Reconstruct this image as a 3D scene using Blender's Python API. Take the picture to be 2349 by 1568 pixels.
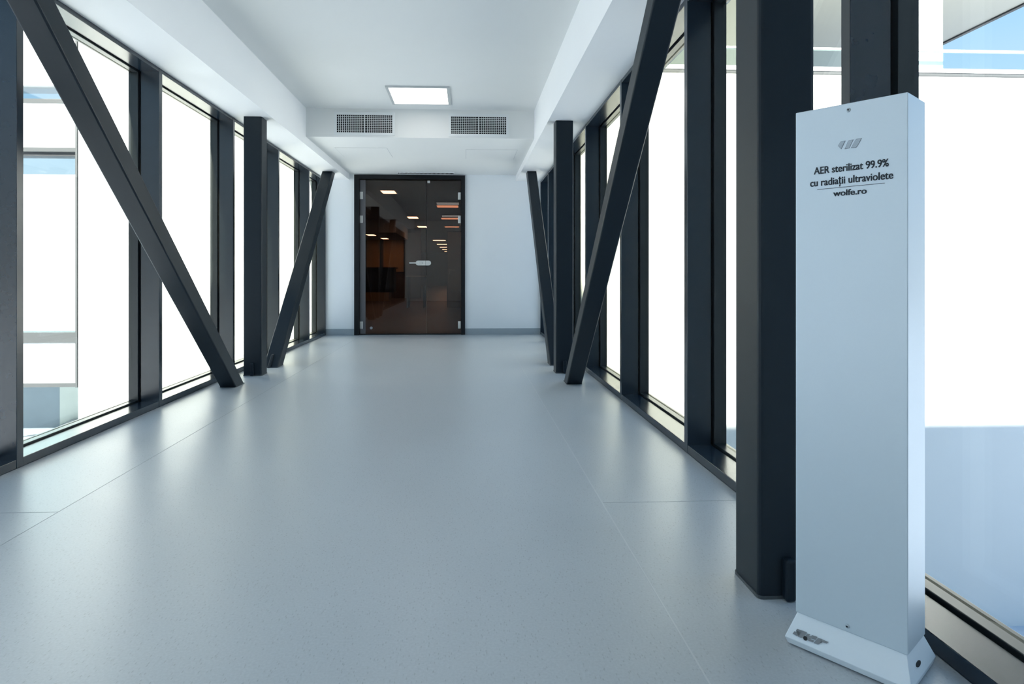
import bpy, bmesh, math, random
from mathutils import Vector, Matrix

scene = bpy.context.scene
for _o in list(bpy.data.objects):
    bpy.data.objects.remove(_o, do_unlink=True)
C = scene.collection
random.seed(7)

# ------------------------------------------------------------------ camera
# corridor runs along +Y, X to the right, floor top at z = 0, eye at 0.9 m
F_PX = 1450.0
cam_d = bpy.data.cameras.new('camera')
cam_d.sensor_fit = 'HORIZONTAL'
cam_d.sensor_width = 36.0
cam_d.lens = F_PX * 36.0 / 2349.0
cam_d.shift_x = (1174.5 - 1138.0) / 2349.0
cam_d.shift_y = -(784.0 - 629.0) / 2349.0
cam_d.clip_end = 400
cam = bpy.data.objects.new('camera', cam_d)
C.objects.link(cam)
cam.location = (0, 0, 0.9)
cam.rotation_euler = (math.pi / 2, 0, -math.atan(68.0 / F_PX))
scene.camera = cam

# ------------------------------------------------------------------ colour management
vs = scene.view_settings
vs.view_transform = 'Standard'
vs.look = 'None'
vs.exposure = 0.15
vs.gamma = 1.0
vs.use_curve_mapping = False
scene.cycles.max_bounces = 12
scene.cycles.diffuse_bounces = 6
scene.cycles.glossy_bounces = 5
scene.cycles.transparent_max_bounces = 24
scene.cycles.sample_clamp_indirect = 8.0

# ------------------------------------------------------------------ sky
SKY = 1.13
world = bpy.data.worlds.new('sky')
scene.world = world
world.use_nodes = True
wn, wl = world.node_tree.nodes, world.node_tree.links
wn.clear()
tc = wn.new('ShaderNodeTexCoord')
sx = wn.new('ShaderNodeSeparateXYZ')
rp = wn.new('ShaderNodeValToRGB')
rp.color_ramp.elements[0].position = 0.0
rp.color_ramp.elements[0].color = (0.86, 0.94, 1.0, 1)
rp.color_ramp.elements[1].position = 1.0
rp.color_ramp.elements[1].color = (0.20, 0.42, 0.86, 1)
e = rp.color_ramp.elements.new(0.34)
e.color = (0.335, 0.62, 0.96, 1)
bg = wn.new('ShaderNodeBackground')
bg.inputs['Strength'].default_value = SKY
wo = wn.new('ShaderNodeOutputWorld')
wl.new(tc.outputs['Generated'], sx.inputs[0])
wl.new(sx.outputs['Z'], rp.inputs[0])
wl.new(rp.outputs[0], bg.inputs[0])
wl.new(bg.outputs[0], wo.inputs[0])

# ------------------------------------------------------------------ sun (behind the camera, low, very slightly from the left)
sun_d = bpy.data.lights.new('sun', 'SUN')
sun_d.energy = 18.0
sun_d.color = (1.0, 0.96, 0.88)
sun_d.angle = math.radians(0.8)
sun = bpy.data.objects.new('sun', sun_d)
C.objects.link(sun)
sun.rotation_euler = Vector((0.083, 0.86, -0.5)).to_track_quat('-Z', 'Y').to_euler()
sun.location = (0, -30, 30)

LAMP = 2.6        # radiance of the ceiling panels

# ------------------------------------------------------------------ materials
def new_mat(name):
    m = bpy.data.materials.new(name)
    m.use_nodes = True
    nt = m.node_tree
    return m, nt.nodes, nt.links, nt.nodes['Principled BSDF']

def mat(name, col, rough=0.5, metal=0.0, spec=0.5, noise=0.0, nscale=40.0, bump=0.0, bscale=200.0, rvar=0.0):
    m, n, l, p = new_mat(name)
    p.inputs['Base Color'].default_value = (*col, 1)
    p.inputs['Roughness'].default_value = rough
    p.inputs['Metallic'].default_value = metal
    p.inputs['Specular IOR Level'].default_value = spec
    t = n.new('ShaderNodeTexCoord')
    if noise or rvar:
        z = n.new('ShaderNodeTexNoise')
        z.inputs['Scale'].default_value = nscale
        z.inputs['Detail'].default_value = 4
        l.new(t.outputs['Object'], z.inputs['Vector'])
        if noise:
            r = n.new('ShaderNodeMapRange')
            r.inputs['To Min'].default_value = 1 - noise
            r.inputs['To Max'].default_value = 1 + noise
            l.new(z.outputs['Fac'], r.inputs['Value'])
            mx = n.new('ShaderNodeVectorMath'); mx.operation = 'SCALE'
            mx.inputs[0].default_value = col
            l.new(r.outputs[0], mx.inputs['Scale'])
            l.new(mx.outputs[0], p.inputs['Base Color'])
        if rvar:
            r2 = n.new('ShaderNodeMapRange')
            r2.inputs['To Min'].default_value = rough - rvar
            r2.inputs['To Max'].default_value = rough + rvar
            l.new(z.outputs['Fac'], r2.inputs['Value'])
            l.new(r2.outputs[0], p.inputs['Roughness'])
    if bump:
        b = n.new('ShaderNodeTexNoise')
        b.inputs['Scale'].default_value = bscale
        b.inputs['Detail'].default_value = 3
        l.new(t.outputs['Object'], b.inputs['Vector'])
        bp = n.new('ShaderNodeBump')
        bp.inputs['Strength'].default_value = bump
        bp.inputs['Distance'].default_value = 0.001
        l.new(b.outputs['Fac'], bp.inputs['Height'])
        l.new(bp.outputs[0], p.inputs['Normal'])
    return m

def floor_mat(name):
    m, n, l, p = new_mat(name)
    t = n.new('ShaderNodeNewGeometry')
    big = n.new('ShaderNodeTexNoise'); big.inputs['Scale'].default_value = 2.2; big.inputs['Detail'].default_value = 5
    fine = n.new('ShaderNodeTexNoise'); fine.inputs['Scale'].default_value = 150; fine.inputs['Detail'].default_value = 3
    fleck = n.new('ShaderNodeTexVoronoi'); fleck.inputs['Scale'].default_value = 120
    mp = n.new('ShaderNodeMapping'); mp.inputs['Scale'].default_value = (1.0, 0.35, 1.0)
    l.new(t.outputs['Position'], mp.inputs['Vector'])
    l.new(t.outputs['Position'], big.inputs['Vector'])
    l.new(t.outputs['Position'], fine.inputs['Vector'])
    l.new(mp.outputs[0], fleck.inputs['Vector'])
    cr = n.new('ShaderNodeValToRGB')
    cr.color_ramp.elements[0].position = 0.3; cr.color_ramp.elements[0].color = (0.43, 0.46, 0.48, 1)
    cr.color_ramp.elements[1].position = 0.7; cr.color_ramp.elements[1].color = (0.485, 0.515, 0.535, 1)
    l.new(fine.outputs['Fac'], cr.inputs[0])
    fr = n.new('ShaderNodeMapRange')
    fr.inputs['From Min'].default_value = 0.10; fr.inputs['From Max'].default_value = 0.26
    fr.inputs['To Min'].default_value = 0.80; fr.inputs['To Max'].default_value = 1.0
    l.new(fleck.outputs['Distance'], fr.inputs['Value'])
    br = n.new('ShaderNodeMapRange')
    br.inputs['To Min'].default_value = 0.96; br.inputs['To Max'].default_value = 1.04
    l.new(big.outputs['Fac'], br.inputs['Value'])
    mu = n.new('ShaderNodeMath'); mu.operation = 'MULTIPLY'
    l.new(fr.outputs[0], mu.inputs[0]); l.new(br.outputs[0], mu.inputs[1])
    vm = n.new('ShaderNodeVectorMath'); vm.operation = 'SCALE'
    l.new(cr.outputs[0], vm.inputs[0]); l.new(mu.outputs[0], vm.inputs['Scale'])
    l.new(vm.outputs[0], p.inputs['Base Color'])
    rr = n.new('ShaderNodeMapRange')
    rr.inputs['To Min'].default_value = 0.29; rr.inputs['To Max'].default_value = 0.39
    l.new(big.outputs['Fac'], rr.inputs['Value'])
    l.new(rr.outputs[0], p.inputs['Roughness'])
    p.inputs['Specular IOR Level'].default_value = 0.6
    bp = n.new('ShaderNodeBump'); bp.inputs['Strength'].default_value = 0.10; bp.inputs['Distance'].default_value = 0.001
    l.new(fine.outputs['Fac'], bp.inputs['Height']); l.new(bp.outputs[0], p.inputs['Normal'])
    return m

def glass_mat(name, tint, graze, refl=1.0, f0=None):
    """thin architectural glass: tinted see-through (deeper tint where the sight line runs longer through the pane) plus a Fresnel reflection"""
    m = bpy.data.materials.new(name); m.use_nodes = True
    n, l = m.node_tree.nodes, m.node_tree.links
    n.clear()
    out = n.new('ShaderNodeOutputMaterial')
    mix = n.new('ShaderNodeMixShader')
    tr = n.new('ShaderNodeBsdfTransparent')
    gl = n.new('ShaderNodeBsdfGlossy'); gl.inputs['Roughness'].default_value = 0.0
    lw = n.new('ShaderNodeLayerWeight'); lw.inputs['Blend'].default_value = 0.5
    mc = n.new('ShaderNodeMix'); mc.data_type = 'RGBA'
    mc.inputs[6].default_value = (*tint, 1); mc.inputs[7].default_value = (*graze, 1)
    pw = n.new('ShaderNodeMath'); pw.operation = 'POWER'; pw.inputs[1].default_value = 3.0
    l.new(lw.outputs['Facing'], pw.inputs[0])
    l.new(pw.outputs[0], mc.inputs[0])
    l.new(mc.outputs[2], tr.inputs[0])
    p5 = n.new('ShaderNodeMath'); p5.operation = 'POWER'; p5.inputs[1].default_value = 5.0
    l.new(lw.outputs['Facing'], p5.inputs[0])
    mu = n.new('ShaderNodeMath'); mu.operation = 'MULTIPLY_ADD'; mu.use_clamp = True
    mu.inputs[1].default_value = 0.96 * refl; mu.inputs[2].default_value = 0.04 if f0 is None else f0
    l.new(p5.outputs[0], mu.inputs[0])
    l.new(mu.outputs[0], mix.inputs[0])
    l.new(tr.outputs[0], mix.inputs[1]); l.new(gl.outputs[0], mix.inputs[2])
    l.new(mix.outputs[0], out.inputs[0])
    return m

def emit_mat(name, col, strength):
    m, n, l, p = new_mat(name)
    p.inputs['Base Color'].default_value = (0.8, 0.8, 0.8, 1)
    p.inputs['Emission Color'].default_value = (*col, 1)
    p.inputs['Emission Strength'].default_value = strength
    return m

def wood_mat(name, c1, c2):
    m, n, l, p = new_mat(name)
    t = n.new('ShaderNodeTexCoord')
    mp = n.new('ShaderNodeMapping'); mp.inputs['Scale'].default_value = (9, 9, 0.6)
    z = n.new('ShaderNodeTexNoise'); z.inputs['Scale'].default_value = 3; z.inputs['Detail'].default_value = 6
    cr = n.new('ShaderNodeValToRGB')
    cr.color_ramp.elements[0].color = (*c1, 1); cr.color_ramp.elements[1].color = (*c2, 1)
    l.new(t.outputs['Object'], mp.inputs[0]); l.new(mp.outputs[0], z.inputs['Vector'])
    l.new(z.outputs['Fac'], cr.inputs[0]); l.new(cr.outputs[0], p.inputs['Base Color'])
    p.inputs['Roughness'].default_value = 0.45
    return m

M = {}
M['plaster'] = mat('white_plaster', (0.875, 0.88, 0.875), 0.75, noise=0.012, nscale=3, bump=0.05, bscale=250)
M['ceiling'] = mat('ceiling_paint', (0.79, 0.80, 0.785), 0.8, noise=0.012, nscale=3, bump=0.05, bscale=250)
M['end_wall'] = mat('cool_white_wall_paint', (0.88, 0.91, 0.925), 0.7, noise=0.012, nscale=3, bump=0.05, bscale=250)
M['floor'] = floor_mat('blue_grey_linoleum')
M['weld_light'] = mat('pale_weld_rod', (0.55, 0.57, 0.58), 0.45, noise=0.03)
M['weld_dark'] = mat('grey_weld_rod', (0.33, 0.36, 0.38), 0.5, noise=0.03)
M['cove'] = mat('coved_linoleum', (0.36, 0.41, 0.44), 0.45, noise=0.03, nscale=120)
M['steel'] = mat('charcoal_painted_steel', (0.009, 0.016, 0.023), 0.42, spec=0.25, noise=0.08, nscale=30, bump=0.10, bscale=420)
M['alu'] = mat('anthracite_powder_coat', (0.012, 0.022, 0.034), 0.22, spec=0.75, noise=0.06, nscale=20)
M['groove'] = mat('black_rubber_gasket', (0.006, 0.007, 0.008), 0.6, noise=0.05)
M['bead'] = mat('grey_glazing_bead', (0.014, 0.019, 0.022), 0.30, spec=0.6, noise=0.05)
M['sealant'] = mat('dark_chipped_sealant', (0.07, 0.08, 0.085), 0.7, noise=0.5, nscale=90, bump=0.6, bscale=120)
M['glass'] = glass_mat('window_glass', (0.985, 0.995, 0.985), (0.82, 0.83, 0.66), 1.0, 0.03)
M['door_glass'] = glass_mat('bronze_tinted_door_glass', (0.47, 0.35, 0.30), (0.40, 0.30, 0.26), 1.0, 0.052)
M['rail_glass'] = glass_mat('green_balustrade_glass', (0.945, 0.985, 0.98), (0.85, 0.93, 0.92), 0.8)
M['facade_glass'] = glass_mat('coated_facade_glass', (0.72, 0.86, 0.92), (0.6, 0.8, 0.9), 1.0, 0.25)
M['clear_glass'] = glass_mat('clear_facade_glass', (0.90, 0.97, 0.99), (0.8, 0.9, 0.95), 1.0, 0.10)
M['black'] = mat('black_door_frame', (0.005, 0.006, 0.008), 0.5, spec=0.3, noise=0.05)
M['edge_grey'] = mat('flat_grey_strip', (0.15, 0.15, 0.165), 0.6, noise=0.03)
M['satin'] = mat('satin_stainless', (0.72, 0.72, 0.70), 0.35, metal=0.6, noise=0.04)
M['white_metal'] = mat('white_powder_coat', (0.78, 0.80, 0.80), 0.4, noise=0.02)
M['lamp_frame'] = mat('pale_grey_lamp_frame', (0.52, 0.54, 0.54), 0.45, noise=0.02)
M['duct'] = mat('dark_duct', (0.004, 0.004, 0.005), 0.8, noise=0.1)
M['device'] = mat('silver_lacquered_sheet', (0.67, 0.755, 0.81), 0.40, metal=0.20, spec=0.5, noise=0.012, nscale=160, bump=0.02, bscale=900)
M['device_base'] = mat('white_lacquered_sheet', (0.80, 0.86, 0.90), 0.38, noise=0.012, nscale=160)
M['inlay'] = mat('brushed_grey_inlay', (0.40, 0.45, 0.49), 0.35, metal=0.4, noise=0.03)
M['inlay_edge'] = mat('dark_inlay_edge', (0.17, 0.20, 0.23), 0.45, noise=0.03)
M['print'] = mat('black_print', (0.012, 0.020, 0.030), 0.5, noise=0.03)
M['print_grey'] = mat('grey_print', (0.24, 0.25, 0.26), 0.5, noise=0.03)
M['screw'] = mat('zinc_screw', (0.45, 0.50, 0.53), 0.3, metal=0.9, noise=0.05)
M['panel_light'] = emit_mat('lit_diffuser', (1.0, 0.965, 0.90), LAMP)
M['lobby_light'] = emit_mat('lit_lobby_panel', (1.0, 0.86, 0.62), 15.0)
M['lobby_light_dim'] = emit_mat('lit_lobby_panel_dim', (1.0, 0.66, 0.45), 2.6)
M['facade'] = mat('white_render', (0.72, 0.745, 0.745), 0.85, noise=0.02, nscale=2, bump=0.1, bscale=60)
M['facade_grey'] = mat('grey_facade_trim', (0.34, 0.37, 0.39), 0.5, noise=0.04)
M['facade_dark'] = mat('dark_facade_trim', (0.06, 0.065, 0.075), 0.5, noise=0.05)
M['ext_grey'] = mat('grey_metal_trim', (0.05, 0.056, 0.06), 0.5, noise=0.06)
M['rear_cladding'] = mat('blue_grey_cladding', (0.30, 0.33, 0.36), 0.7, noise=0.06)
M['gap_grey'] = mat('gap_shade_grey', (0.085, 0.092, 0.10), 0.5, noise=0.06)
M['ext_dark'] = mat('charcoal_metal_trim', (0.014, 0.016, 0.02), 0.5, noise=0.06)
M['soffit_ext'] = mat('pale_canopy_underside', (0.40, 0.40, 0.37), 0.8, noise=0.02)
M['terrace_wall'] = mat('warm_grey_terrace_wall', (0.66, 0.66, 0.60), 0.85, noise=0.03)
M['plinth'] = mat('blue_grey_plinth', (0.20, 0.27, 0.32), 0.7, noise=0.15, nscale=3)
M['plinth_light'] = mat('pale_green_grey_plinth', (0.46, 0.54, 0.52), 0.7, noise=0.12, nscale=3)
M['snow'] = mat('snow', (0.58, 0.62, 0.68), 0.8, noise=0.03, nscale=0.4, bump=0.3, bscale=4)
M['backing'] = mat('white_reflection_sheet', (0.86, 0.87, 0.86), 0.9, noise=0.01)
M['wood_dark'] = wood_mat('dark_walnut', (0.05, 0.025, 0.015), (0.10, 0.055, 0.03))
M['wood'] = wood_mat('oak_veneer', (0.42, 0.28, 0.13), (0.58, 0.40, 0.20))
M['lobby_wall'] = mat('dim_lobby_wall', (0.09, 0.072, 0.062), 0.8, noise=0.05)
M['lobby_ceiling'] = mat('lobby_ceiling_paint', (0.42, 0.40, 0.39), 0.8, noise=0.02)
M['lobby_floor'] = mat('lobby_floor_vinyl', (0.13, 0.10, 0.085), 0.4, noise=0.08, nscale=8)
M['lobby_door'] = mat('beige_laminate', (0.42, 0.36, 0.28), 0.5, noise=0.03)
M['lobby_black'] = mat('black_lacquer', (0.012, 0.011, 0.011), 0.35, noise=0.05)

# ------------------------------------------------------------------ builders
WORLD = {}      # world origin of each parent (built unrotated)

def link(o, parent=None):
    C.objects.link(o)
    if parent is not None:
        o.parent = parent
    return o

def empty(name, loc=(0, 0, 0), rz=0.0):
    o = bpy.data.objects.new(name, None)
    o.empty_display_size = 0.1
    link(o)
    o.location = loc
    o.rotation_euler = (0, 0, rz)
    WORLD[o.name] = Vector(loc)
    return o

def tag(o, label=None, cat=None, group=None, kind=None):
    if label: o['label'] = label
    if cat: o['category'] = cat
    if group: o['group'] = group
    if kind: o['kind'] = kind
    return o

def finish(name, bm, m, parent=None, local=False, smooth=False):
    """link a bmesh as one object; vertices are in world metres (or in the parent's own frame when local)"""
    bmesh.ops.recalc_face_normals(bm, faces=bm.faces)
    vs_ = [v.co for v in bm.verts]
    lo = Vector((min(v.x for v in vs_), min(v.y for v in vs_), min(v.z for v in vs_)))
    hi = Vector((max(v.x for v in vs_), max(v.y for v in vs_), max(v.z for v in vs_)))
    org = Vector(((lo.x + hi.x) / 2, (lo.y + hi.y) / 2, lo.z))
    bmesh.ops.translate(bm, verts=bm.verts, vec=-org)
    me = bpy.data.meshes.new(name)
    bm.to_mesh(me); bm.free()
    me.materials.append(m)
    if smooth:
        for p in me.polygons: p.use_smooth = True
    o = bpy.data.objects.new(name, me)
    link(o, parent)
    if parent is not None and not local:
        o.location = org - WORLD[parent.name]
        WORLD[o.name] = org
    else:
        o.location = org
        WORLD[o.name] = org if not local else WORLD[parent.name] + org
    return o

def add_box(bm, x0, x1, y0, y1, z0, z1):
    vs_ = [bm.verts.new(p) for p in ((x0, y0, z0), (x1, y0, z0), (x1, y1, z0), (x0, y1, z0),
                                     (x0, y0, z1), (x1, y0, z1), (x1, y1, z1), (x0, y1, z1))]
    fs = [bm.faces.new([vs_[i] for i in q]) for q in ((3, 2, 1, 0), (4, 5, 6, 7), (0, 1, 5, 4), (1, 2, 6, 5), (2, 3, 7, 6), (3, 0, 4, 7))]
    return vs_, fs

def bevel(bm, r, seg=2):
    if r:
        bmesh.ops.bevel(bm, geom=list(bm.edges), offset=r, segments=seg, profile=0.5, affect='EDGES')

def box(name, x0, x1, y0, y1, z0, z1, m, parent=None, r=0.0, seg=2, local=False, vertical_only=False):
    bm = bmesh.new()
    add_box(bm, min(x0, x1), max(x0, x1), min(y0, y1), max(y0, y1), min(z0, z1), max(z0, z1))
    if r:
        ed = [e for e in bm.edges if (not vertical_only) or abs(e.verts[0].co.z - e.verts[1].co.z) > 1e-6]
        bmesh.ops.bevel(bm, geom=ed, offset=r, segments=seg, profile=0.5, affect='EDGES')
    return finish(name, bm, m, parent, local)

def boxes(name, lst, m, parent=None, local=False):
    bm = bmesh.new()
    for b in lst: add_box(bm, *b)
    return finish(name, bm, m, parent, local)

def prism(name, pts, axis, a0, a1, m, parent=None, local=False, r=0.0, seg=2):
    """extrude a 2-D outline; axis 'x': pts are (y,z); 'y': (x,z); 'z': (x,y)"""
    bm = bmesh.new()
    def P(p, a):
        return {'x': (a, p[0], p[1]), 'y': (p[0], a, p[1]), 'z': (p[0], p[1], a)}[axis]
    A = [bm.verts.new(P(p, a0)) for p in pts]
    B = [bm.verts.new(P(p, a1)) for p in pts]
    n = len(pts)
    bm.faces.new(A); bm.faces.new(B[::-1])
    for i in range(n):
        bm.faces.new((A[i], A[(i + 1) % n], B[(i + 1) % n], B[i]))
    if r:
        ed = [e for e in bm.edges if (e.verts[0] in A) != (e.verts[1] in A)]
        bmesh.ops.bevel(bm, geom=ed, offset=r, segments=seg, profile=0.5, affect='EDGES')
    return finish(name, bm, m, parent, local)

# ------------------------------------------------------------------ dimensions
XL, XR = -2.08, 1.11            # inner faces of the mullions and sills
GL, GR = -2.255, 1.285          # glass planes
YE, YN = 9.47, -2.40            # far wall face, near wall face
ZS, ZC, ZL = 2.30, 2.70, 2.39   # side soffits, ceiling, lowered ceiling
SL, SR = -1.735, 0.745          # inner edges of the side soffits
YB = 6.93                       # bulkhead face
FT = 0.045                      # mullion thickness
LY = [3.05 + 1.358 * k for k in range(-4, 5)]
RY = [3.155 + 1.352 * k for k in range(-4, 5)]

# ------------------------------------------------------------------ floor
fl = box('floor', -2.32, 1.35, YN - 0.1, YE + 0.12, -0.32, -0.004, M['cove'])
tag(fl, kind='structure')
SX1, SX2, SY = -1.545, 0.535, 2.47
g = 0.0022
for (x0, x1, y0, y1) in ((SX1 + g, SX2 - g, YN, YE), (XL, SX1 - g, YN, SY - g), (XL, SX1 - g, SY + g, YE),
                         (SX2 + g, XR, YN, SY - g), (SX2 + g, XR, SY + g, YE)):
    box('linoleum_sheet', x0, x1, y0, y1, -0.004, 0.0, M['floor'], fl)
box('weld_seam', SX1 - g, SX1 + g, YN, YE, -0.004, -0.0005, M['weld_dark'], fl)
box('weld_seam', SX2 - g, SX2 + g, YN, YE, -0.004, 0.0003, M['weld_light'], fl)
box('weld_seam', XL, SX1 - g, SY - g, SY + g, -0.004, -0.0005, M['weld_dark'], fl)
box('weld_seam', SX2 + g, XR, SY - g, SY + g, -0.004, -0.0005, M['weld_dark'], fl)

# ------------------------------------------------------------------ ceiling, soffits, bulkhead
ce = box('ceiling', -2.32, 1.35, YN - 0.1, YE + 0.06, ZC, 3.05, M['ceiling'])
tag(ce, kind='structure')
box('side_soffit', -2.32, SL, YN, YE, ZS, ZC, M['plaster'], ce)
box('side_soffit', SR, 1.35, YN, YE, ZS, ZC, M['plaster'], ce)
box('bulkhead', SL, SR, YB, YE, ZL, ZC, M['ceiling'], ce)
for (x0, x1, y0, y1) in ((-1.545, -0.94, 7.51, 8.10), (-0.005, 0.607, 7.55, 8.165)):
    gq = box('panel_gap', x0 - 0.003, x1 + 0.003, y0 - 0.003, y1 + 0.003, ZL - 0.0008, ZL, M['facade_grey'], ce)
    box('access_panel', x0, x1, y0, y1, ZL - 0.0025, ZL - 0.0008, M['ceiling'], ce)

# ------------------------------------------------------------------ far wall and near wall
DX0, DX1, DZ = -1.659, -0.020, 2.375
wb = boxes('wall_back', [(-2.32, DX0, YE, 9.60, 0, 2.72), (DX1, 1.35, YE, 9.60, 0, 2.72), (DX0, DX1, YE, 9.60, DZ, 2.72)], M['end_wall'])
tag(wb, kind='structure')
wf = box('wall_front', -2.32, 1.35, YN - 0.15, YN, 0, ZC, M['plaster'])
tag(wf, kind='structure')
b = box('baseboard_left', XL, DX0, YE - 0.006, YE, 0, 0.092, M['cove'], r=0.002); tag(b, kind='structure')
b = box('baseboard_right', DX1, XR, YE - 0.006, YE, 0, 0.092, M['cove'], r=0.002); tag(b, kind='structure')

# ------------------------------------------------------------------ glazed side walls
ZSILL, ZHEAD = 0.042, 2.272
wcount = 0
def side_wall(name, s, xin, xg, ys):
    """s = -1 left, +1 right; xin inner face of mullions, xg glass plane"""
    global wcount
    w = empty(name, (xin, YN, 0)); tag(w, kind='structure')
    xo = xin + s * 0.122          # outer end of the mullion side face
    ys = [y for y in ys if YN + 0.1 < y < YE - 0.1]
    # mullions
    for y in ys + [YE - FT / 2, YN + FT / 2]:
        mu = box('mullion', xin, xo, y - FT / 2, y + FT / 2, 0, ZS, M['alu'], w, r=0.0018)
        box('gasket', xo, xo + s * 0.010, y - FT / 2 + 0.008, y + FT / 2 - 0.008, ZSILL, ZHEAD, M['groove'], mu)
    ends = [YN] + [y for y in ys] + [YE - FT / 2]
    for a, bq in zip(ends[:-1], ends[1:]):
        y0, y1 = a + FT / 2, bq - FT / 2
        box('sill', xin + s * 0.0015, xo, y0, y1, 0, ZSILL, M['alu'], w, r=0.002)
        box('head', xin + s * 0.0015, xo, y0, y1, ZHEAD, ZS, M['alu'], w, r=0.002)
        wcount += 1
        wd = empty('window_%d' % wcount, (xg, (y0 + y1) / 2, ZSILL)); tag(wd, kind='structure')
        ib, ob = xo + s * 0.010, xg + s * 0.02
        bw = 0.016
        box('glazing_bead', ib, ob, a + 0.001, y0 + bw, ZSILL - 0.03, ZHEAD + 0.03, M['bead'], wd, r=0.002)
        box('glazing_bead', ib, ob, y1 - bw, bq - 0.001, ZSILL - 0.03, ZHEAD + 0.03, M['bead'], wd, r=0.002)
        box('glazing_bead', ib, ob, y0 + bw, y1 - bw, ZSILL - 0.035, ZSILL + 0.010, M['bead'], wd, r=0.002)
        box('glazing_bead', ib, ob, y0 + bw, y1 - bw, ZHEAD - 0.010, ZHEAD + 0.035, M['bead'], wd, r=0.002)
        box('gasket', xo, ib, y0, y1, ZSILL - 0.03, ZSILL - 0.006, M['groove'], wd)
        box('gasket', xo, ib, y0, y1, ZHEAD + 0.006, ZHEAD + 0.03, M['groove'], wd)
        box('glass_pane', xg - 0.006, xg + 0.006, y0 + bw, y1 - bw, ZSILL + 0.010, ZHEAD - 0.010, M['glass'], wd)
    return w

side_wall('wall_left', -1, XL, GL, LY)
side_wall('wall_right', 1, XR, GR, RY)

# ------------------------------------------------------------------ steel columns and braces
def column(x0, y0, label):
    w = 0.16
    t = empty('steel_column', (x0 + w / 2, y0 + w / 2, 0))
    tag(t, label, 'column', 'square steel columns')
    box('shaft', x0, x0 + w, y0, y0 + w, 0.0, ZS - 0.001, M['steel'], t, r=0.013, seg=3, vertical_only=True)
    box('sealant_bead', x0 - 0.003, x0 + w + 0.003, y0 - 0.003, y0 + w + 0.003, 0.0003, 0.009, M['sealant'], t, r=0.015, seg=3, vertical_only=True)
    # welded lug at the foot of the face that looks down the corridor
    bm = bmesh.new()
    xc = x0 + w / 2
    add_box(bm, xc - 0.015, xc + 0.015, y0 - 0.026, y0 + 0.004, 0.0005, 0.118)
    bevel(bm, 0.009, 3)
    finish('foot_lug', bm, M['steel'], t)
    return t

column(0.810, 1.716, 'near charcoal square steel column standing behind the white floor unit')
column(0.812, 5.715, 'far charcoal square steel column beside the right-hand windows')
column(-1.976, 5.700, 'charcoal square steel column beside the left-hand windows')

def brace(x0, x1, yb0, yb1, dydz, label, lug=False):
    """square tube leaning in the y-z plane; its foot covers yb0..yb1 on the floor"""
    zt = ZS + 0.10
    zt = ZS - 0.001
    pts = [(yb0, 0.0), (yb1, 0.0), (yb1 + dydz * zt, zt), (yb0 + dydz * zt, zt)]
    t = empty('steel_brace', ((x0 + x1) / 2, (yb0 + yb1) / 2, 0))
    tag(t, label, 'brace', 'diagonal steel braces')
    # outline in y-z extruded along x, long edges rounded
    bm = bmesh.new()
    A = [bm.verts.new((x0, p[0], p[1])) for p in pts]
    B = [bm.verts.new((x1, p[0], p[1])) for p in pts]
    bm.faces.new(A); bm.faces.new(B[::-1])
    for i in range(4):
        bm.faces.new((A[i], A[(i + 1) % 4], B[(i + 1) % 4], B[i]))
    ed = [e for e in bm.edges if abs(e.verts[0].co.z - e.verts[1].co.z) > 0.5]
    bmesh.ops.bevel(bm, geom=ed, offset=0.010, segments=3, profile=0.5, affect='EDGES')
    finish('tube', bm, M['steel'], t)
    box('sealant_bead', x0 - 0.002, x1 + 0.002, yb0 - 0.002, yb1 + 0.002, 0.0003, 0.006, M['sealant'], t, r=0.002)
    if lug:
        bm = bmesh.new()
        xc = (x0 + x1) / 2 - 0.01
        zl = 0.115
        q = [(yb0 - 0.028, 0.0005), (yb0 + 0.004, 0.0005), (yb0 + 0.004 + dydz * zl, zl), (yb0 - 0.02 + dydz * zl, zl)]
        A = [bm.verts.new((xc - 0.014, *p)) for p in q]; B = [bm.verts.new((xc + 0.014, *p)) for p in q]
        bm.faces.new(A); bm.faces.new(B[::-1])
        for i in range(4): bm.faces.new((A[i], A[(i + 1) % 4], B[(i + 1) % 4], B[i]))
        bevel(bm, 0.006, 2)
        finish('foot_lug', bm, M['steel'], t)
    return t

brace(-1.960, -1.833, 5.128, 5.314, -1.134, 'long charcoal diagonal brace crossing the nearest left-hand windows')
brace(-1.960, -1.822, 6.195, 6.385, 1.085, 'charcoal diagonal brace leaning away beside the left of the glass door', lug=True)
brace(0.820, 0.946, 5.142, 5.305, -1.146, 'long charcoal diagonal brace crossing the right-hand windows')
brace(0.825, 0.950, 6.208, 6.407, 1.018, 'charcoal diagonal brace leaning away right of the glass door')

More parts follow.
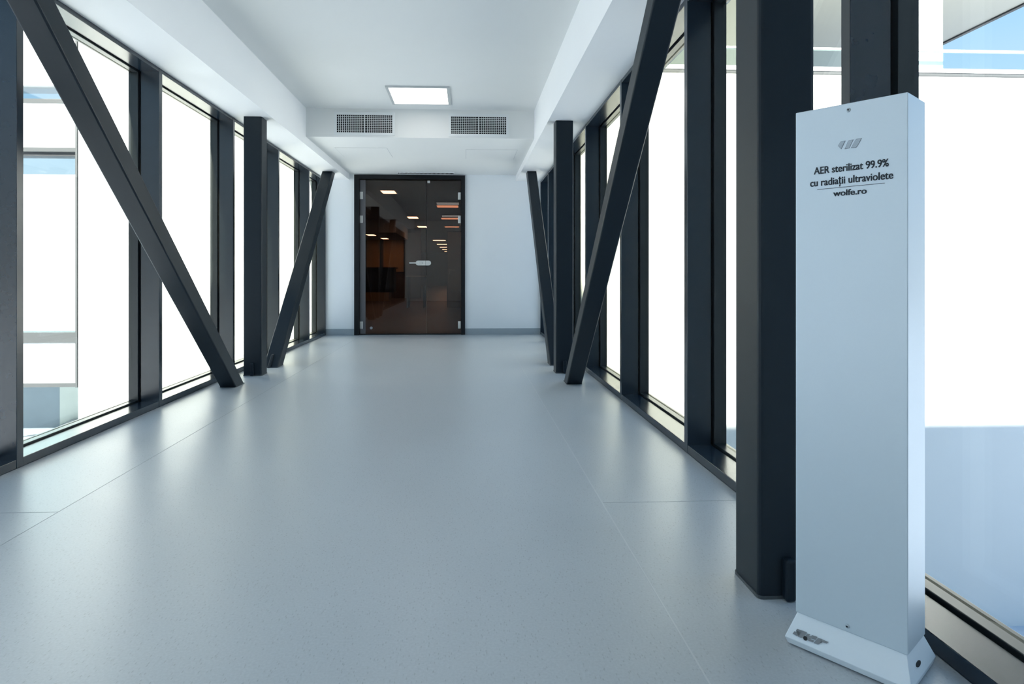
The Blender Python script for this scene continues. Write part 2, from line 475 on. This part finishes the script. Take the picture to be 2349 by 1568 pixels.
# ------------------------------------------------------------------ glass double door
dr = empty('door_1', ((DX0 + DX1) / 2, YE, 0)); tag(dr, kind='structure')
fw = 0.070
fr = boxes('door_frame', [(DX0, DX0 + fw, 9.435, 9.60, 0, DZ), (DX1 - fw * 0.85, DX1, 9.435, 9.60, 0, DZ), (DX0 + fw, DX1 - fw * 0.85, 9.435, 9.60, DZ - 0.060, DZ)], M['black'], dr)
LG = -0.600
l0, l1 = DX0 + fw, DX1 - fw * 0.85
box('threshold', l0, l1, 9.50, 9.58, 0, 0.012, M['duct'], dr)
for (a, bq, hx) in ((l0 + 0.004, LG - 0.002, -1), (LG + 0.002, l1 - 0.004, 1)):
    leaf = box('door_leaf', a, bq, 9.515, 9.525, 0.016, DZ - 0.066, M['door_glass'], dr)
    hx0 = a - 0.002 if hx < 0 else bq - 0.044
    for zc in (2.075, 1.722, 0.142):
        box('hinge', hx0, hx0 + 0.046, 9.500, 9.5124, zc - 0.056, zc + 0.056, M['satin'], leaf, r=0.006)
    if hx < 0:
        box('edge_strip', a + 0.001, a + 0.080, 9.5125, 9.5149, 0.016, DZ - 0.066, M['edge_grey'], leaf)  # plain opaque grey strip down the hinge side
        # lock body with rounded ends, lever, cylinder
        pts = []
        zc, hh = 1.070, 0.036
        for k in range(13):
            an = math.pi / 2 + math.pi * k / 12
            pts.append((-0.722 + hh * math.cos(an), zc + hh * math.sin(an)))
        pts += [(-0.612, zc - hh), (-0.612, zc + hh)]
        lk = prism('lock_case', pts, 'y', 9.488, 9.5148, M['satin'], leaf)
        bm = bmesh.new(); add_box(bm, -0.850, -0.715, 9.445, 9.458, zc - 0.010, zc + 0.010); bevel(bm, 0.005)
        add_box(bm, -0.728, -0.708, 9.455, 9.4885, zc - 0.010, zc + 0.010)
        finish('lever', bm, M['satin'], lk)
        bm = bmesh.new()
        bmesh.ops.create_cone(bm, cap_ends=True, segments=16, radius1=0.009, radius2=0.009, depth=0.008, matrix=Matrix.Translation((-0.655, 9.4845, zc)) @ Matrix.Rotation(math.pi / 2, 4, 'X'))
        finish('key_cylinder', bm, M['facade_grey'], lk)
        bm = bmesh.new()
        bmesh.ops.create_cone(bm, cap_ends=True, segments=14, radius1=0.022, radius2=0.016, depth=0.03, matrix=Matrix.Translation((-1.42, 9.5, 0.10)) @ Matrix.Rotation(math.pi / 2, 4, 'X'))
        finish('door_stop', bm, M['facade_grey'], leaf)
    else:
        pts = []
        zc, hh = 1.070, 0.036
        for k in range(13):
            an = -math.pi / 2 + math.pi * k / 12
            pts.append((-0.566 + hh * math.cos(an), zc + hh * math.sin(an)))
        pts += [(-0.608, zc + hh), (-0.608, zc - hh)]
        prism('strike_case', pts, 'y', 9.488, 9.5148, M['satin'], leaf)
        box('top_latch', -0.585, -0.545, 9.497, 9.5148, DZ - 0.108, DZ - 0.072, M['satin'], leaf, r=0.004)

# ------------------------------------------------------------------ ceiling light panels
def ceiling_light(x0, x1, y0, y1, label):
    t = empty('ceiling_light', ((x0 + x1) / 2, (y0 + y1) / 2, ZC - 0.014))
    tag(t, label, 'ceiling light', 'square ceiling light panels')
    f, z0 = 0.027, ZC - 0.014
    boxes('frame', [(x0, x1, y0, y0 + f, z0, ZC - 0.0005), (x0, x1, y1 - f, y1, z0, ZC - 0.0005),
                    (x0, x0 + f, y0 + f, y1 - f, z0, ZC - 0.0005), (x1 - f, x1, y0 + f, y1 - f, z0, ZC - 0.0005)], M['lamp_frame'], t)
    box('diffuser', x0 + f, x1 - f, y0 + f, y1 - f, z0 + 0.003, ZC - 0.001, M['panel_light'], t)

ceiling_light(-0.776, -0.163, 6.07, 6.70, 'square lit ceiling panel with slim pale frame above the corridor')
ceiling_light(-0.776, -0.163, 2.67, 3.30, 'added square lit ceiling panel above the camera, unseen')  # extra panel out of view, added to fill the corridor with light
ceiling_light(-0.776, -0.163, -0.73, -0.10, 'added square lit ceiling panel nearest the near end wall, unseen')  # second unseen panel, also added as fill

# ------------------------------------------------------------------ ventilation grilles
def grille(x0, x1, z0, z1, label):
    t = empty('vent_grille', ((x0 + x1) / 2, YB, z0))
    tag(t, label, 'vent', 'ventilation grilles on the bulkhead')
    bx, bz = 0.028, 0.030
    ix0, ix1, iz0, iz1 = x0 + bx, x1 - bx, z0 + bz, z1 - bz
    bm = bmesh.new()
    add_box(bm, x0, ix0, YB - 0.010, YB - 0.0005, z0, z1)
    add_box(bm, ix1, x1, YB - 0.010, YB - 0.0005, z0, z1)
    add_box(bm, ix0, ix1, YB - 0.010, YB - 0.0005, z0, iz0)
    add_box(bm, ix0, ix1, YB - 0.010, YB - 0.0005, iz1, z1)
    finish('frame', bm, M['white_metal'], t)
    box('duct_opening', ix0, ix1, YB - 0.0022, YB - 0.0006, iz0, iz1, M['duct'], t)
    xm = (x0 + x1) / 2
    box('divider', xm - 0.005, xm + 0.005, YB - 0.011, YB - 0.0023, iz0, iz1, M['white_metal'], t)
    n = 29
    vb = boxes('vertical_blades', [(ix0 + (ix1 - ix0) * k / n - 0.0019, ix0 + (ix1 - ix0) * k / n + 0.0019, YB - 0.010, YB - 0.0024, iz0, iz1) for k in range(1, n) if abs(ix0 + (ix1 - ix0) * k / n - xm) > 0.012], M['white_metal'], t)
    vb['kind'] = 'stuff'
    hb = boxes('horizontal_blades', [(ix0, ix1, YB - 0.0075, YB - 0.0024, iz0 + (iz1 - iz0) * k / 10 - 0.0018, iz0 + (iz1 - iz0) * k / 10 + 0.0018) for k in range(1, 10)], M['white_metal'], t)
    hb['kind'] = 'stuff'

grille(-1.432, -0.778, 2.409, 2.660, 'white gridded air vent left of the light on the ceiling bulkhead')
grille(-0.196, 0.464, 2.406, 2.655, 'white gridded air vent right of the light on the ceiling bulkhead')

t = empty('slot_grille', (-0.60, 9.33, ZL)); tag(t, 'slim white slotted air grille in the ceiling just above the door', 'vent')
boxes('frame', [(-1.016, -0.178, 9.250, 9.262, ZL - 0.010, ZL - 0.0003), (-1.016, -0.178, 9.412, 9.424, ZL - 0.010, ZL - 0.0003),
                (-1.016, -1.002, 9.262, 9.412, ZL - 0.010, ZL - 0.0003), (-0.192, -0.178, 9.262, 9.412, ZL - 0.010, ZL - 0.0003)], M['white_metal'], t)
box('duct_opening', -1.002, -0.192, 9.262, 9.412, ZL - 0.002, ZL - 0.0003, M['duct'], t)
sb = boxes('slot_blades', [(-1.002 + 0.810 * k / 42 - 0.003, -1.002 + 0.810 * k / 42 + 0.003, 9.262, 9.412, ZL - 0.009, ZL - 0.002) for k in range(1, 42)], M['white_metal'], t)
sb['kind'] = 'stuff'

# ------------------------------------------------------------------ air steriliser (free-standing unit)
dev = empty('air_sterilizer', (0.9281, 1.4569, 0), math.radians(-51.28))
tag(dev, 'tall slim white metal air steriliser unit standing on the floor at right', 'air sterilizer')
W2, D2, ZB, ZT = 0.1197, 0.0619, 0.0749, 1.2949
SFL, TFL, ZLIP = 0.028, 0.014, 0.020
box('body', -W2, W2, -D2, D2, ZB, ZT, M['device'], dev, r=0.0022, seg=3, local=True)
# flared base with undercut lip
bm = bmesh.new()
rings = [(W2 - 0.003, D2 - 0.003, ZB - 0.0003), (W2 + TFL, D2 + SFL, ZLIP), (W2 + TFL - 0.004, D2 + SFL - 0.007, 0.004)]
vr = [[bm.verts.new((sx_ * a, sy_ * d, z)) for sx_, sy_ in ((-1, -1), (1, -1), (1, 1), (-1, 1))] for a, d, z in rings]
bm.faces.new(vr[0]); bm.faces.new(vr[2][::-1])
for i in range(2):
    for k in range(4):
        bm.faces.new((vr[i][k], vr[i][(k + 1) % 4], vr[i + 1][(k + 1) % 4], vr[i + 1][k]))
bevel(bm, 0.0012, 2)
base = finish('base', bm, M['device_base'], dev, local=True)
box('rubber_pad', -W2 + 0.01, W2 - 0.01, -D2 + 0.005, D2 - 0.005, 0.0002, 0.0045, M['groove'], dev, local=True)
# cable hole in the right flank of the base and the round spot under the printed logo
def disc(name, centre, normal, r, m, depth=0.0012, parent=None, off=0.0):
    bm = bmesh.new()
    q = Vector(normal).to_track_quat('Z', 'Y').to_matrix().to_4x4()
    mt = Matrix.Translation(Vector(centre) + Vector(normal).normalized() * off) @ q
    bmesh.ops.create_cone(bm, cap_ends=True, segments=20, radius1=r, radius2=r, depth=depth, matrix=mt)
    return finish(name, bm, m, parent, local=True)
nside = Vector((ZB - ZLIP, 0, TFL)).normalized()
kk = 0.52
hole = disc('cable_hole', (W2 + TFL * kk, -0.018, ZB - (ZB - ZLIP) * kk), nside, 0.0075, M['groove'], parent=dev, off=0.0004)
hole.scale = (1, 1.9, 0.62)
nfront = Vector((0, -(ZB - ZLIP), SFL)).normalized()
tfront = Vector((0, -SFL, -(ZB - ZLIP))).normalized()     # down the front plate
def on_plate(u, s, off):
    p = Vector((u, -D2, ZB)) + tfront * s + nfront * off
    return p
def plate_poly(name, pts, m, off=0.0004, th=0.0006):
    bm = bmesh.new()
    A = [bm.verts.new(on_plate(u, s, off)) for u, s in pts]
    B = [bm.verts.new(on_plate(u, s, off + th)) for u, s in pts]
    n = len(pts)
    bm.faces.new(A); bm.faces.new(B[::-1])
    for i in range(n): bm.faces.new((A[i], A[(i + 1) % n], B[(i + 1) % n], B[i]))
    bmesh.ops.triangulate(bm, faces=[f for f in bm.faces if len(f.verts) > 4])
    return finish(name, bm, m, dev, local=True)
aer = [[(-0.1107, 0.0398), (-0.1086, 0.0354), (-0.0902, 0.0344), (-0.086, 0.0347), (-0.0925, 0.0492), (-0.0958, 0.0507), (-0.103, 0.0511), (-0.0982, 0.0384), (-0.1009, 0.0387)],
       [(-0.1167, 0.0499), (-0.1137, 0.0429), (-0.1024, 0.0425), (-0.1036, 0.0449), (-0.1053, 0.0513), (-0.1086, 0.0505)],
       [(-0.0842, 0.0364), (-0.0781, 0.036), (-0.0800, 0.0398), (-0.0765, 0.0396), (-0.0735, 0.0356), (-0.0617, 0.0347), (-0.065, 0.0433), (-0.0747, 0.0433), (-0.0788, 0.0473), (-0.0831, 0.0503), (-0.0902, 0.0492)],
       [(-0.0766, 0.0456), (-0.0675, 0.0452), (-0.0692, 0.05), (-0.0801, 0.0507)],
       [(-0.0599, 0.0362), (-0.0504, 0.0358), (-0.0375, 0.0361), (-0.0398, 0.0407), (-0.0494, 0.0416), (-0.0487, 0.0385), (-0.0529, 0.0396), (-0.0577, 0.05), (-0.0676, 0.051)]]
for pp in aer:
    plate_poly('logo_letter', pp, M['print_grey'])
disc('base_hole', on_plate(-0.0871, 0.0483, 0), nfront, 0.0048, M['groove'], parent=dev, off=0.0008)
# screws
for (u, z) in ((0.0005, 1.2785), (-0.0020, 0.0885)):
    bm = bmesh.new()
    bmesh.ops.create_uvsphere(bm, u_segments=16, v_segments=8, radius=0.0050, matrix=Matrix.Translation((u, -D2, z)) @ Matrix.Scale(0.55, 4, (0, 1, 0)))
    sc_ = finish('screw', bm, M['screw'], dev, local=True, smooth=True)
    bm = bmesh.new()
    bmesh.ops.create_cone(bm, cap_ends=True, segments=6, radius1=0.0021, radius2=0.0021, depth=0.0012, matrix=Matrix.Translation((u, -D2 - 0.0028, z)) @ Matrix.Rotation(math.pi / 2, 4, 'X'))
    o = finish('screw_socket', bm, M['groove'], dev, local=True)
    o.parent = sc_; o.location = o.location - sc_.location
# emblem: three slanted inlays with a darker rim
emblem = [[(-0.0222, 1.1998), (-0.0165, 1.2087), (-0.0060, 1.2091), (-0.0151, 1.1907)],
          [(-0.0079, 1.1899), (-0.0015, 1.2051), (0.0011, 1.2084), (0.0112, 1.2091), (0.0062, 1.1991), (0.0023, 1.1903)],
          [(0.0056, 1.1901), (0.0140, 1.2057), (0.0168, 1.2092), (0.0286, 1.2093), (0.0190, 1.1917), (0.0162, 1.1894)]]
for pp in emblem:
    cx_ = sum(p[0] for p in pp) / len(pp); cz_ = sum(p[1] for p in pp) / len(pp)
    rim = prism('emblem_inlay', pp, 'y', -D2 - 0.0007, -D2 + 0.0005, M['inlay_edge'], dev, local=True)
    inner = [(cx_ + (p[0] - cx_) * 0.88, cz_ + (p[1] - cz_) * 0.90) for p in pp]
    o = prism('inlay_face', inner, 'y', -D2 - 0.0011, -D2 - 0.0006, M['inlay'], dev, local=True)
    o.parent = rim; o.location = o.location - rim.location
# printed lines
def text(name, body, x0, x1, zbase, height, bold, m, probe=None, wt=0.00034):
    cu = bpy.data.curves.new(name, 'FONT')
    cu.body = body; cu.size = 1.0; cu.offset = bold; cu.extrude = 0.0; cu.resolution_u = 6
    ob = bpy.data.objects.new(name, cu); C.objects.link(ob)
    dg = bpy.context.evaluated_depsgraph_get()
    me = bpy.data.meshes.new_from_object(ob.evaluated_get(dg))
    bpy.data.objects.remove(ob, do_unlink=True)
    cap = 0.0
    xs = [v.co.x for v in me.vertices]
    lo, hi = min(xs), max(xs)
    bm = bmesh.new(); bm.from_mesh(me); bpy.data.meshes.remove(me)
    sxx = (x1 - x0) / (hi - lo)
    ref = sorted(v.co.y for v in bm.verts)[-1]
    if probe: ref = probe
    for v in bm.verts:
        v.co = Vector((x0 + (v.co.x - lo) * sxx, -D2 - 0.0004, zbase + v.co.y * height / ref))
    base_geom = list(bm.verts) + list(bm.edges) + list(bm.faces)
    for dx in (-1, 1):                     # heavier strokes
        du = bmesh.ops.duplicate(bm, geom=base_geom)
        for v in [q for q in du['geom'] if isinstance(q, bmesh.types.BMVert)]:
            v.co.x += dx * wt; v.co.y -= 0.00005 * (dx + 2)
    ex = bmesh.ops.extrude_face_region(bm, geom=list(bm.faces))
    for v in [q for q in ex['geom'] if isinstance(q, bmesh.types.BMVert)]:
        v.co.y -= 0.0004
    return finish(name, bm, m, dev, local=True)
CAP = 0.729
text('printed_line', 'AER sterilizat 99.9%', -0.0762, 0.0827, 1.1390, 0.0168, 0.010, M['print'])
text('printed_line', 'cu radia\u021bii ultraviolete', -0.0848, 0.0914, 1.1107, 0.0168, 0.010, M['print'])
text('printed_line', 'wolfe.ro', -0.0325, 0.0384, 1.0828, 0.0137, 0.010, M['print'], wt=0.00045)
box('printed_rule', -0.0686, 0.0749, -D2 - 0.0008, -D2 - 0.0003, 1.1018, 1.1028, M['print'], dev, local=True)

# ------------------------------------------------------------------ outside: building the corridor leads into
YF = 9.50
rb = empty('office_building', (5, YF, -4.6))
tag(rb, 'sunlit white building with glass-railed terrace seen through the right-hand windows', 'building')
box('facade_wall', 1.36, 13.0, YF, YF + 0.5, -4.6, 3.972, M['facade'], rb)
box('gap_shade', 1.36, 13.0, YF + 0.012, YF + 0.5, 3.990, 4.035, M['gap_grey'], rb)  # shade inside the gap under the slab, painted as grey
box('gap_shade_low', 1.36, 13.0, YF + 0.004, YF + 0.5, 3.972, 3.990, M['ext_grey'], rb)  # darker lower tone of the gap, shade put into the colour
box('terrace_slab', 1.36, 13.0, YF, YF + 5.2, 4.035, 4.100, M['facade'], rb)
rail = box('handrail', 1.36, 13.0, YF + 0.02, YF + 0.07, 4.372, 4.405, M['facade'], rb)
x = 1.36
for wpan in (1.52, 1.52, 1.52, 1.52, 1.52, 1.52, 1.52):
    box('balustrade_pane', x + 0.008, x + wpan - 0.008, YF + 0.035, YF + 0.050, 4.10, 4.372, M['rail_glass'], rb)
    x += wpan
box('terrace_back_wall', 1.36, 6.55, 13.9, 14.2, 4.10, 7.2, M['terrace_wall'], rb)
box('terrace_pillar', 6.93, 7.60, YF + 0.25, YF + 0.70, 4.10, 7.2, M['facade'], rb)
box('roof_canopy', 1.36, 12.92, YF - 0.6, 22.0, 7.20, 7.50, M['soffit_ext'], rb)
box('roof_edge_trim', 12.92, 13.02, YF - 0.6, 22.0, 7.16, 7.52, M['ext_dark'], rb)

lb = empty('office_building', (-7, YF, -4.6))
tag(lb, 'sunlit white building with a tall window and an added white blind seen through the left-hand windows', 'building')
box('facade_wall', -5.66, -2.33, YF, YF + 0.5, -4.6, 7.0, M['facade'], lb)
box('corner_trim', -5.700, -5.672, YF - 0.004, YF + 0.5, -0.75, 7.0, M['ext_grey'], lb)
XW0, XW1 = -12.0, -5.715
box('upper_wall', XW0, XW1, YF + 0.06, YF + 0.5, 3.665, 7.0, M['facade'], lb)
box('clerestory_glass', XW0, XW1, YF + 0.14, YF + 0.16, 3.47, 3.665, M['facade_glass'], lb)
box('clerestory_sill', XW0, XW1, YF + 0.05, YF + 0.5, 3.405, 3.47, M['ext_grey'], lb)
box('spandrel_wall', XW0, XW1, YF + 0.06, YF + 0.5, 2.755, 3.405, M['facade'], lb)
box('window_head_trim', XW0, XW1, YF + 0.04, YF + 0.5, 2.695, 2.755, M['ext_grey'], lb)
box('window_head_frame', XW0, XW1, YF + 0.10, YF + 0.3, 2.64, 2.695, M['ext_dark'], lb)
wg = box('window_glass', XW0, XW1, YF + 0.16, YF + 0.18, 0.05, 2.64, M['clear_glass'], lb)
box('reflection_sheet', XW0, XW1, YF + 0.30, YF + 0.305, 0.05, 2.40, M['backing'], lb)  # white sheet added in place of a bright reflection in the glass
box('window_sill', XW0, XW1, YF + 0.03, YF + 0.5, -0.10, 0.05, M['ext_grey'], lb)
box('apron_wall', XW0, XW1, YF + 0.06, YF + 0.5, -0.69, -0.10, M['facade'], lb)
box('overhang_underside', XW0, XW1, YF + 0.5, YF + 2.0, -0.745, -0.60, M['soffit_ext'], lb)
box('flashing', XW0, XW1, YF + 0.02, YF + 0.5, -0.745, -0.69, M['ext_grey'], lb)
box('plinth', XW0, -6.98, YF + 1.75, YF + 2.0, -4.6, -0.745, M['plinth'], lb)
box('plinth_pier', -6.98, -5.0, YF + 1.70, YF + 2.0, -4.6, -0.745, M['plinth_light'], lb)

# the building at the near end of the footbridge, behind the camera: it shades the bridge and the foot of the far building
ob = empty('office_building', (0, -8, -4.6))
tag(ob, 'plain blue-grey building at the near end of the footbridge, behind the camera', 'building')
box('facade_wall', -4.6, 10.2, -14, YN - 0.2, -4.6, 5.55, M['rear_cladding'], ob)
box('parapet_cap', -4.65, 10.25, -14.05, YN - 0.15, 5.55, 5.62, M['ext_grey'], ob)

# snow on the ground and a drift against the plinth
gd = box('ground', -90, 90, -90, 90, -4.9, -4.6, M['snow']); tag(gd, kind='structure')
bm = bmesh.new()
nx, ny = 36, 8
gv = []
for j in range(ny + 1):
    row = []
    for i in range(nx + 1):
        x_ = -12 + 6.3 * i / nx
        y_ = YF + 0.1 + 1.55 * j / ny
        z_ = -1.72 + 0.22 * (x_ + 7.0) + 0.05 * math.sin(3.1 * x_ + 1.2 * j) + 0.035 * math.sin(7.3 * x_ + 0.4)
        z_ += -0.35 * (1 - j / ny) ** 2
        row.append(bm.verts.new((x_, y_, z_)))
    gv.append(row)
for j in range(ny):
    for i in range(nx):
        bm.faces.new((gv[j][i], gv[j][i + 1], gv[j + 1][i + 1], gv[j + 1][i]))
ex = bmesh.ops.extrude_face_region(bm, geom=list(bm.faces))
for v in [q for q in ex['geom'] if isinstance(q, bmesh.types.BMVert)]:
    v.co.z = -4.6
dft = finish('snow_drift', bm, M['snow'], smooth=True)
tag(dft, 'bank of snow piled against the blue-grey plinth outside the left-hand window', 'snow', kind='stuff')

# ------------------------------------------------------------------ lobby behind the tinted door
LZ = 2.62
lw = boxes('wall_lobby', [(-4.7, DX0 + 0.03, 9.60, 9.98, 0, 3.0), (DX1 - 0.03, 1.36, 9.60, 9.98, 0, 3.0), (DX0 + 0.03, DX1 - 0.03, 9.60, 9.98, 2.40, 3.0)], M['plaster']); tag(lw, kind='structure')
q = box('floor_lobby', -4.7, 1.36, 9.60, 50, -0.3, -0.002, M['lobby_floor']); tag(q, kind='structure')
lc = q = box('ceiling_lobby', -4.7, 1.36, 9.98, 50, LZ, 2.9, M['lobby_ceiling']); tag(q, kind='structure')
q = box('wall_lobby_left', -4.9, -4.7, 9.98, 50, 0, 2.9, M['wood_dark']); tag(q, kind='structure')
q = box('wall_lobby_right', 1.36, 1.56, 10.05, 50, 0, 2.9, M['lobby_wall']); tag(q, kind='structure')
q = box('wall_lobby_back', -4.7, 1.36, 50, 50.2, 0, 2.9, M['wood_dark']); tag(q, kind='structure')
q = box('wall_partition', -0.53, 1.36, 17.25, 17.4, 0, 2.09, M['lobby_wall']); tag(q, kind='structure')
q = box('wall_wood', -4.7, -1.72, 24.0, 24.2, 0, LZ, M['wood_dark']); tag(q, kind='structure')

box('dropped_soffit', -4.7, -2.2, 19.8, 23.99, 2.2, LZ, M['lobby_ceiling'], lc)
d2 = empty('door_2', (-0.06, 17.2, 0)); tag(d2, kind='structure')
lf = box('door_leaf', -0.51, 0.39, 17.20, 17.248, 0.005, 2.05, M['lobby_door'], d2)
box('handle', -0.46, -0.30, 17.15, 17.165, 1.01, 1.03, M['satin'], lf)
box('lock_plate', -0.475, -0.445, 17.165, 17.1995, 0.90, 1.05, M['satin'], lf)

def lobby_light(X, Y, w, dpt, m, label, z=LZ):
    """panel recessed in the lobby ceiling"""
    t = empty('lobby_light', (X, Y, z - 0.02)); tag(t, label, 'ceiling light', 'lobby ceiling lights')
    box('trim', X - w / 2 - 0.02, X + w / 2 + 0.02, Y - dpt / 2 - 0.02, Y + dpt / 2 + 0.02, z - 0.006, z - 0.0005, M['white_metal'], t)
    box('diffuser', X - w / 2, X + w / 2, Y - dpt / 2, Y + dpt / 2, z - 0.012, z - 0.0062, m, t)
lobby_light(-1.619, 13.266, 0.274, 0.45, M['lobby_light'], 'nearest and largest lit lobby panel behind the door')
lobby_light(-1.614, 19.185, 0.291, 0.55, M['lobby_light'], 'second lit lobby panel from the left leaf, behind the door')
lobby_light(-1.594, 22.881, 0.3, 0.60, M['lobby_light'], 'third lit lobby panel, just left of the gap between the leaves')
lobby_light(-3.134, 20.944, 0.246, 0.6, M['lobby_light'], 'leftmost small lit panel above the lobby wood wall', z=2.2)
lobby_light(-2.949, 22.988, 0.206, 0.6, M['lobby_light'], 'second small lit panel above the lobby wood wall', z=2.2)
lobby_light(-0.474, 15.987, 0.529, 0.45, M['lobby_light_dim'], 'topmost dim orange panel behind the right leaf')
lobby_light(-0.511, 19.484, 0.511, 0.45, M['lobby_light_dim'], 'middle dim orange panel behind the right leaf')
lobby_light(-0.521, 22.881, 0.505, 0.45, M['lobby_light_dim'], 'lowest dim orange panel behind the right leaf')
for k, (X_, Y_, w_) in enumerate(((-1.367, 31.974, 0.617), (-1.396, 36.145, 0.548), (-1.431, 39.904, 0.468), (-1.479, 43.754, 0.362), (-1.507, 47.505, 0.262))):
    lobby_light(X_, Y_, w_, 0.6, M['lobby_light'], ['largest', 'second', 'third', 'fourth', 'smallest'][k] + ' of the receding lit strips far down the lobby passage', z=2.62)

rc = empty('reception_counter', (-3.2, 21.5, 0)); tag(rc, 'dark reception counter with a wooden plinth behind the door glass', 'counter')
box('body', -4.2, -2.45, 21.42, 22.2, 0.30, 1.10, M['lobby_black'], rc)
box('plinth', -4.2, -2.6, 21.40, 22.1, 0.0, 0.30, M['wood'], rc)
box('top', -4.25, -2.40, 21.36, 22.25, 1.10, 1.14, M['lobby_black'], rc)
for i, (x0, x1) in enumerate(((-3.75, -3.25), (-3.12, -2.36))):
    pn = empty('wall_panel', ((x0 + x1) / 2, 23.98, 1.0)); tag(pn, ['narrow', 'wide'][i] + ' oak panel on the lobby wall above the counter', 'wall panel', 'oak wall panels')
    box('veneer', x0, x1, 23.95, 23.999, 1.0, 2.28, M['wood'], pn)
    box('frame', x1, x1 + 0.06, 23.93, 23.999, 0.9, 2.36, M['lobby_black'], pn)
ds = empty('lobby_desk', (-1.5, 17.3, 0)); tag(ds, 'slim dark desk with a pale top edge behind the left door leaf', 'desk')
box('desktop', -1.62, -1.10, 17.0, 17.6, 0.84, 0.865, M['white_metal'], ds)
for (x_, y_) in ((-1.60, 17.02), (-1.16, 17.02), (-1.60, 17.54), (-1.16, 17.54)):
    box('leg', x_, x_ + 0.04, y_, y_ + 0.04, 0.0, 0.84, M['lobby_black'], ds)
